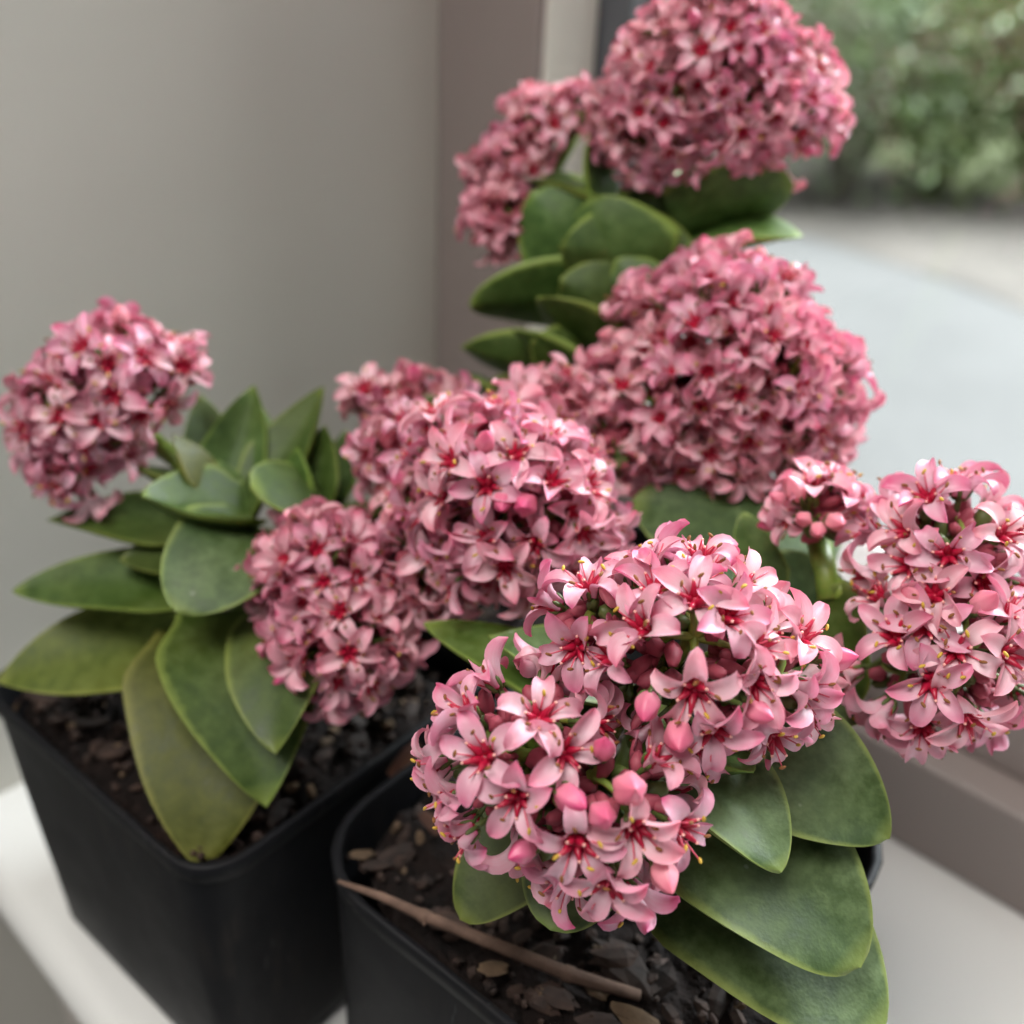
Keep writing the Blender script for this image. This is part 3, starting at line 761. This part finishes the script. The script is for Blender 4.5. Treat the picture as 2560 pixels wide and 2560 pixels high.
head(pb, [lobe(1700, 1640, 14.6, 300, (.1, .45, .85), 108), lobe(1860, 1690, 14.7, 235, (.5, .1, .8), 108), lobe(1500, 1580, 14.6, 190, (-.45, .4, .8), 100),
          lobe(1310, 1890, 14.0, 265, (-.4, .25, .85), 108), lobe(1500, 2010, 13.9, 270, (.15, -.4, .9), 104)], rootH7, .64, OPEN,
     eyes=[(1437, 1622), (1525, 1653), (1504, 1788), (1349, 1793), (1421, 1876), (1297, 2000), (1204, 1896), (1157, 1777), (1230, 1684), (1110, 2000),
           (1085, 1910), (1431, 2109, 1.08), (1597, 2062, 1.05), (1530, 2217, 1.0), (1711, 2067, 1.05), (1649, 1891), (1742, 1720, 1.08), (1602, 1570, 1.05), (1788, 1832),
           (1902, 1705), (1933, 1850), (1896, 1618), (2010, 1593), (2020, 1720), (1741, 1495), (1819, 1537), (1627, 1464), (1658, 1365), (1757, 1385), (1870, 1445), (1468, 1468)],
     buds=[(1403, 1984, 1.15), (1566, 1969, 1.15), (1496, 2031, 1.05), (1509, 1881, .9), (1695, 1824, 1.05), (1623, 1741), (1328, 2119), (1654, 2160), (1870, 1772), (2078, 1643)],
     gaps=[(1640, 1690, 105), (1490, 1960, 130), (1390, 1740, 60), (1330, 2090, 60), (1690, 1920, 70)], scale=.93, inner=False, label='large split flower head of open pink stars and round buds', stalk_r=.2)
rootH8 = at(2085, 1470, 17.2)
head(pb, [lobe(2360, 1390, 16.6, 235, (.1, .5, .8), 112), lobe(2350, 1620, 16.4, 270, (.05, -.1, .95), 112)], rootH8, .74, OPEN + WIDE,
     eyes=[(2264, 1324), (2274, 1418), (2336, 1485), (2321, 1562), (2233, 1599), (2399, 1625, 1.08), (2326, 1707), (2316, 1236), (2512, 1335), (2373, 1387), (2461, 1459),
           (2523, 1542), (2186, 1485), (2129, 1676), (2207, 1775), (2300, 1821), (2419, 1811), (2512, 1635)],
     buds=[(2440, 1521), (2290, 1500)], inner=False, label='pink flower head hanging over the right corner of its pot', stalk_r=.17)
head(pb, [lobe(2040, 1290, 17.4, 130, (-.2, .7, .4), 120)], at(2075, 1500, 17.3), .58, OPEN, eyes=[(2098, 1190), (2140, 1230), (2040, 1200), (1960, 1290, .8)],
     buds=[(1995, 1245, .9), (2044, 1319, .8), (1935, 1310, .75), (1960, 1250, .7), (2015, 1300, .75), (2080, 1300, .8)], label='small cluster of closed buds on a yellow-green stalk', stalk_r=.2)
rootH3 = at(1400, 1560, 18.0)
head(pb, [lobe(1230, 1210, 18.3, 240, (-.05, .4, .85), 112), lobe(1360, 1270, 18.2, 215, (.25, 0, .9), 112), lobe(1250, 1360, 18.0, 180, (-.2, -.3, .9), 110)], rootH3, .74, OPEN + WIDE,
     eyes=[(1219, 1214), (1297, 1142), (1375, 1204), (1468, 1214), (1131, 1152), (1219, 1343), (1338, 1359), (1266, 1416), (1463, 1323), (1411, 1447), (1411, 1069), (1473, 1131), (1266, 1054)],
     buds=[(1318, 1258, 1.1), (1209, 1121), (1260, 1240)], label='pink flower head of open stars in front of the dark gap', stalk_r=.18)

# ---- tall plant by the window
sc0 = np.array([CC[0], CC[1], SOIL - .3]); midC = at(1480, 850, 23.2); topC = at(1600, 430, 23.0)
pc = plant(CC, 'tall green succulent by the window with dense round pink heads at several heights', SOIL)
stem(pc, [sc0, midC, topC], [.5, .45, .35])
stC = lambda p: np.array([*(sc0 + (topC - sc0) * np.clip((p[2] - sc0[2]) / (topC[2] - sc0[2]), 0, 1))[:2], p[2]])
leaves(pc, stC, [
    ((1540, 520, 23.2), (1298, 452, 22.9), 204, 'leaf_c', dict(bend=.08, fold=.14, blunt=.5)),
    ((1500, 700, 23.0), (1325, 480, 22.4), 288, 'leaf_c', dict(bend=-.04, fold=.15, blunt=.62, up=camv(-.1, .5, -.85))),
    ((1580, 710, 22.6), (1478, 492, 22.0), 312, 'leaf_c', dict(bend=-.04, fold=.12, blunt=.68, up=camv(.3, .5, -.8))),
    ((1650, 600, 22.9), (1650, 448, 22.4), 252, 'leaf_c', dict(fold=.12, blunt=.5, up=camv(0, .5, -.85))),
    ((1680, 560, 22.6), (1985, 462, 21.8), 264, 'leaf_c', dict(bend=.05, fold=.12, blunt=.6, up=camv(-.1, .8, -.6))),
    ((1700, 620, 22.6), (2005, 590, 21.8), 228, 'leaf_c', dict(bend=.10, fold=.14, blunt=.5, thick=.5, up=camv(0, .8, .5))),
    ((1740, 660, 22.2), (1845, 582, 21.8), 144, 'leaf_c', dict(fold=.2)),
    ((1500, 745, 23.2), (1175, 765, 22.9), 228, 'leaf_c', dict(bend=.08, fold=.12, blunt=.6, up=camv(0, .8, -.6))),
    ((1520, 880, 22.6), (1345, 742, 21.8), 252, 'leaf_c', dict(bend=.03, fold=.14, blunt=.62, up=camv(-.5, .8, .25))),
    ((1460, 940, 22.6), (1280, 822, 22.0), 228, 'leaf_c', dict(bend=.04, fold=.14, up=camv(-.4, .8, .2))),
    ((1340, 900, 23.2), (1152, 868, 23.0), 144, 'leaf_c', dict(bend=.05, up=camv(0, .7, -.6))),
    ((1380, 970, 22.4), (1222, 955, 21.8), 140, 'leaf_a2', dict(bend=.05)),
    ((1500, 520, 23.0), (1478, 310, 23.0), 120, 'leaf_c', dict(fold=.3)),
    ((1880, 720, 22.2), (1995, 668, 21.8), 132, 'leaf_c', dict(bend=.05)),
    ((1280, 1000, 22.6), (1165, 935, 22.6), 110, 'leaf_b', dict(bend=.05)),
    ((1600, 800, 22.8), (1760, 700, 22.4), 240, 'leaf_c', dict(bend=.05)),
    ((1480, 1000, 22.4), (1330, 1010, 21.8), 228, 'leaf_c', dict(bend=.05)),
    ((1450, 640, 23.6), (1300, 600, 24.0), 240, 'leaf_c', dict(bend=.05)),
    ((1560, 600, 23.6), (1690, 520, 24.2), 240, 'leaf_c', dict(bend=.05)),
    ((1480, 880, 23.4), (1620, 830, 23.8), 240, 'leaf_c', dict(bend=.05)),
    ((1560, 640, 22.4), (1400, 615, 21.9), 228, 'leaf_c', dict(bend=.05, fold=.2, up=camv(-.3, .4, -.85))),
    ((1580, 650, 22.4), (1735, 610, 21.9), 228, 'leaf_c', dict(bend=.05, fold=.2, up=camv(.3, .4, -.85))),
    ((1530, 770, 22.4), (1400, 700, 21.9), 228, 'leaf_c', dict(bend=.05, fold=.2, up=camv(-.4, .4, -.8))),
    ((1560, 760, 22.2), (1690, 690, 21.8), 228, 'leaf_c', dict(bend=.05, fold=.2, up=camv(.4, .4, -.8))),
    ((1430, 900, 22.4), (1330, 850, 21.8), 160, 'leaf_a', dict(bend=.05, fold=.2, up=camv(-.4, .4, -.8))),
], M)
head(pc, [lobe(1760, 230, 22.2, 250, (-.15, .6, .6), 118), lobe(1900, 260, 22.0, 205, (.45, .45, .6), 118), lobe(1640, 300, 22.0, 165, (-.6, .1, .7), 115)], at(1690, 540, 22.7), .55, OLD + OPEN[:5],
     scale=.82, label='highest round pink flower head', stalk_r=.2)
head(pc, [lobe(1290, 430, 23.6, 115, (-.8, .4, .4), 115), lobe(1262, 555, 23.5, 108, (-.85, -.1, .45), 115), lobe(1350, 335, 23.7, 110, (-.5, .75, .35), 112), lobe(1450, 290, 23.8, 85, (.1, .9, .4), 110)], at(1500, 480, 23.4), .56, OLD + OPEN[:5], scale=.84, label='pink flower head turned to the wall, seen from its green underside', stalk_r=.2)
head(pc, [lobe(1785, 910, 20.9, 290, (-.05, .4, .9), 118), lobe(1890, 985, 20.7, 265, (.35, 0, .9), 116), lobe(1675, 1010, 20.7, 235, (-.3, -.1, .9), 116), lobe(1790, 1080, 20.6, 195, (0, -.4, .9), 112)],
     at(1700, 1050, 22.6), .60, OLD + OPEN[:3],
     eyes=[(1861, 807), (1675, 937), (1768, 926), (1856, 880), (1928, 849), (2026, 952), (1850, 988), (2005, 972), (1653, 1050), (1777, 1050), (1762, 1133), (1865, 1107), (2046, 1091), (1535, 893)],
     scale=.90, label='biggest dense globe of dusty pink flowers', stalk_r=.22)
head(pc, [lobe(1020, 1010, 21.6, 115, (-.2, .8, .3), 112), lobe(1100, 1030, 21.4, 95, (.3, .8, .3), 112), lobe(930, 1010, 21.6, 75, (-.6, .6, .3), 112)], at(1100, 1180, 21.6), .66, OPEN, scale=.92, label='low blurred pink flower head nearest the side wall', stalk_r=.15)
head(pc, [lobe(1000, 1130, 20.0, 125, (-.3, .6, .7), 115), lobe(1080, 1100, 20.2, 110, (.1, .8, .5), 112)], at(1150, 1300, 20.6), .74, OPEN, eyes=[(1023, 1142)], scale=.95, label='small pink flower head tucked behind the open starry head', stalk_r=.15)
head(pc, [lobe(1390, 1040, 20.0, 150, (0, .8, .4), 112), lobe(1500, 1130, 19.8, 130, (.4, .4, .7), 112)], at(1450, 1280, 20.4), .76, OPEN, scale=.95, label='pink flower head wedged beneath the biggest globe', stalk_r=.15)
head(pc, [lobe(1080, 1400, 19.2, 175, (-.3, 0, .9), 115), lobe(1050, 1280, 19.4, 130, (-.4, .5, .7), 112)], at(1200, 1480, 19.8), .78, OPEN, eyes=[(1080, 1390), (1040, 1500), (1150, 1500)], scale=1.0, label='shaded pink flower head beside the drooping salmon one', stalk_r=.15)

for _p in (pa, pb, pc):
    if _p.name in INNER: join_inner(_p)

# ------------------------------------------------------------------ twig and litter
tw = MB(); tp = [onz(845, 2203, 7.72), onz(950, 2240, 7.66), onz(1060, 2290, 7.62), onz(1240, 2362, 7.45), onz(1420, 2435, 7.25), onz(1600, 2490, 7.05)]
tw.tube(tp, [.035, .075, .10, .105, .12, .10], 0, 9)
tw.tube([tp[2], tp[2] + [.02, -.16, -.03]], [.06, .025], 0, 6); tw.blob(tp[2], tp[3] - tp[2], .16, .125, 0, 8, 4); tw.blob(tp[4], tp[4] - tp[3], .2, .145, 0, 8, 4)
tag(tw.obj('twig', [M['twig']], None, tp[0]), 'dry brown twig lying across the rim of the black pot', 'twig')
def flake(name, p, s, mat, label, cat, seed, group=None):
    o = put(chip_mesh(seed, (s, s * .55, s * .16)).mesh(name, [mat], smooth=False), name, None, p, 1.0)
    return tag(o, label, cat, group)
flake('dry_leaf', onz(1010, 1900, SOIL + .3), .4, M['dry'], 'shrivelled russet leaf bit inside the left rim of the twig pot', 'dry leaf', 71)
flake('dry_leaf', onz(1085, 2060, SOIL + .3), .3, M['dry'], 'curled brown leaf bit under the leaf of the twig pot plant', 'dry leaf', 72)
flake('bark_chip', onz(905, 2135, SOIL + .35), .28, M['tan'], 'orange-brown chip by the rounded corner of the twig pot', 'bark chip', 73)
flake('bark_chip', onz(305, 2318, .25), .32, M['dry'], 'orange bark chip on the white sill at the foot of the left pot', 'bark chip', 74)
flake('bark_chip', onz(1590, 2545, SOIL + .45), .42, M['tan'], 'pale tan block of bark at the end of the twig', 'bark chip', 75)
flake('bark_chip', onz(1235, 2420, SOIL + .35), .32, M['tan'], 'pale seed-like flake between the twig and the pot rim', 'bark chip', 76)
bl = flake('bark_chip', onz(1580, 2400, SOIL + .4), 0.6, M['bark'], 'long grey-brown strip of bark below the front flower', 'bark chip', 77)
bl.rotation_euler = (.08, .05, -.75); bl.location.z -= .25 * CM
cb = MB()
for i in range(60):
    q = onz(230 + rng.uniform(0, 240), 2290 + 0, 0) ; q = onz(*(np.array([235, 2290]) + rng.uniform(0, 1) * np.array([190, 230]) + rng.normal(0, 9, 2)), .03)
    s = rng.uniform(.03, .1); cb.blob(q + [0, 0, s * .6], rng.normal(0, 1, 3), s * 1.3, s, 0, 5, 2)
o = cb.obj('spilled_soil', [M['soil']], None, onz(300, 2350, 0), smooth=False); tag(o, 'dark soil crumbs spilled on the sill along the left pot', 'soil'); o['kind'] = 'stuff'
print('objects', len(bpy.data.objects))
for _p in (pa, pb, pc): print(_p.name, sum(len([c for c in h.children if c.name.startswith('flower')]) for h in _p.children))
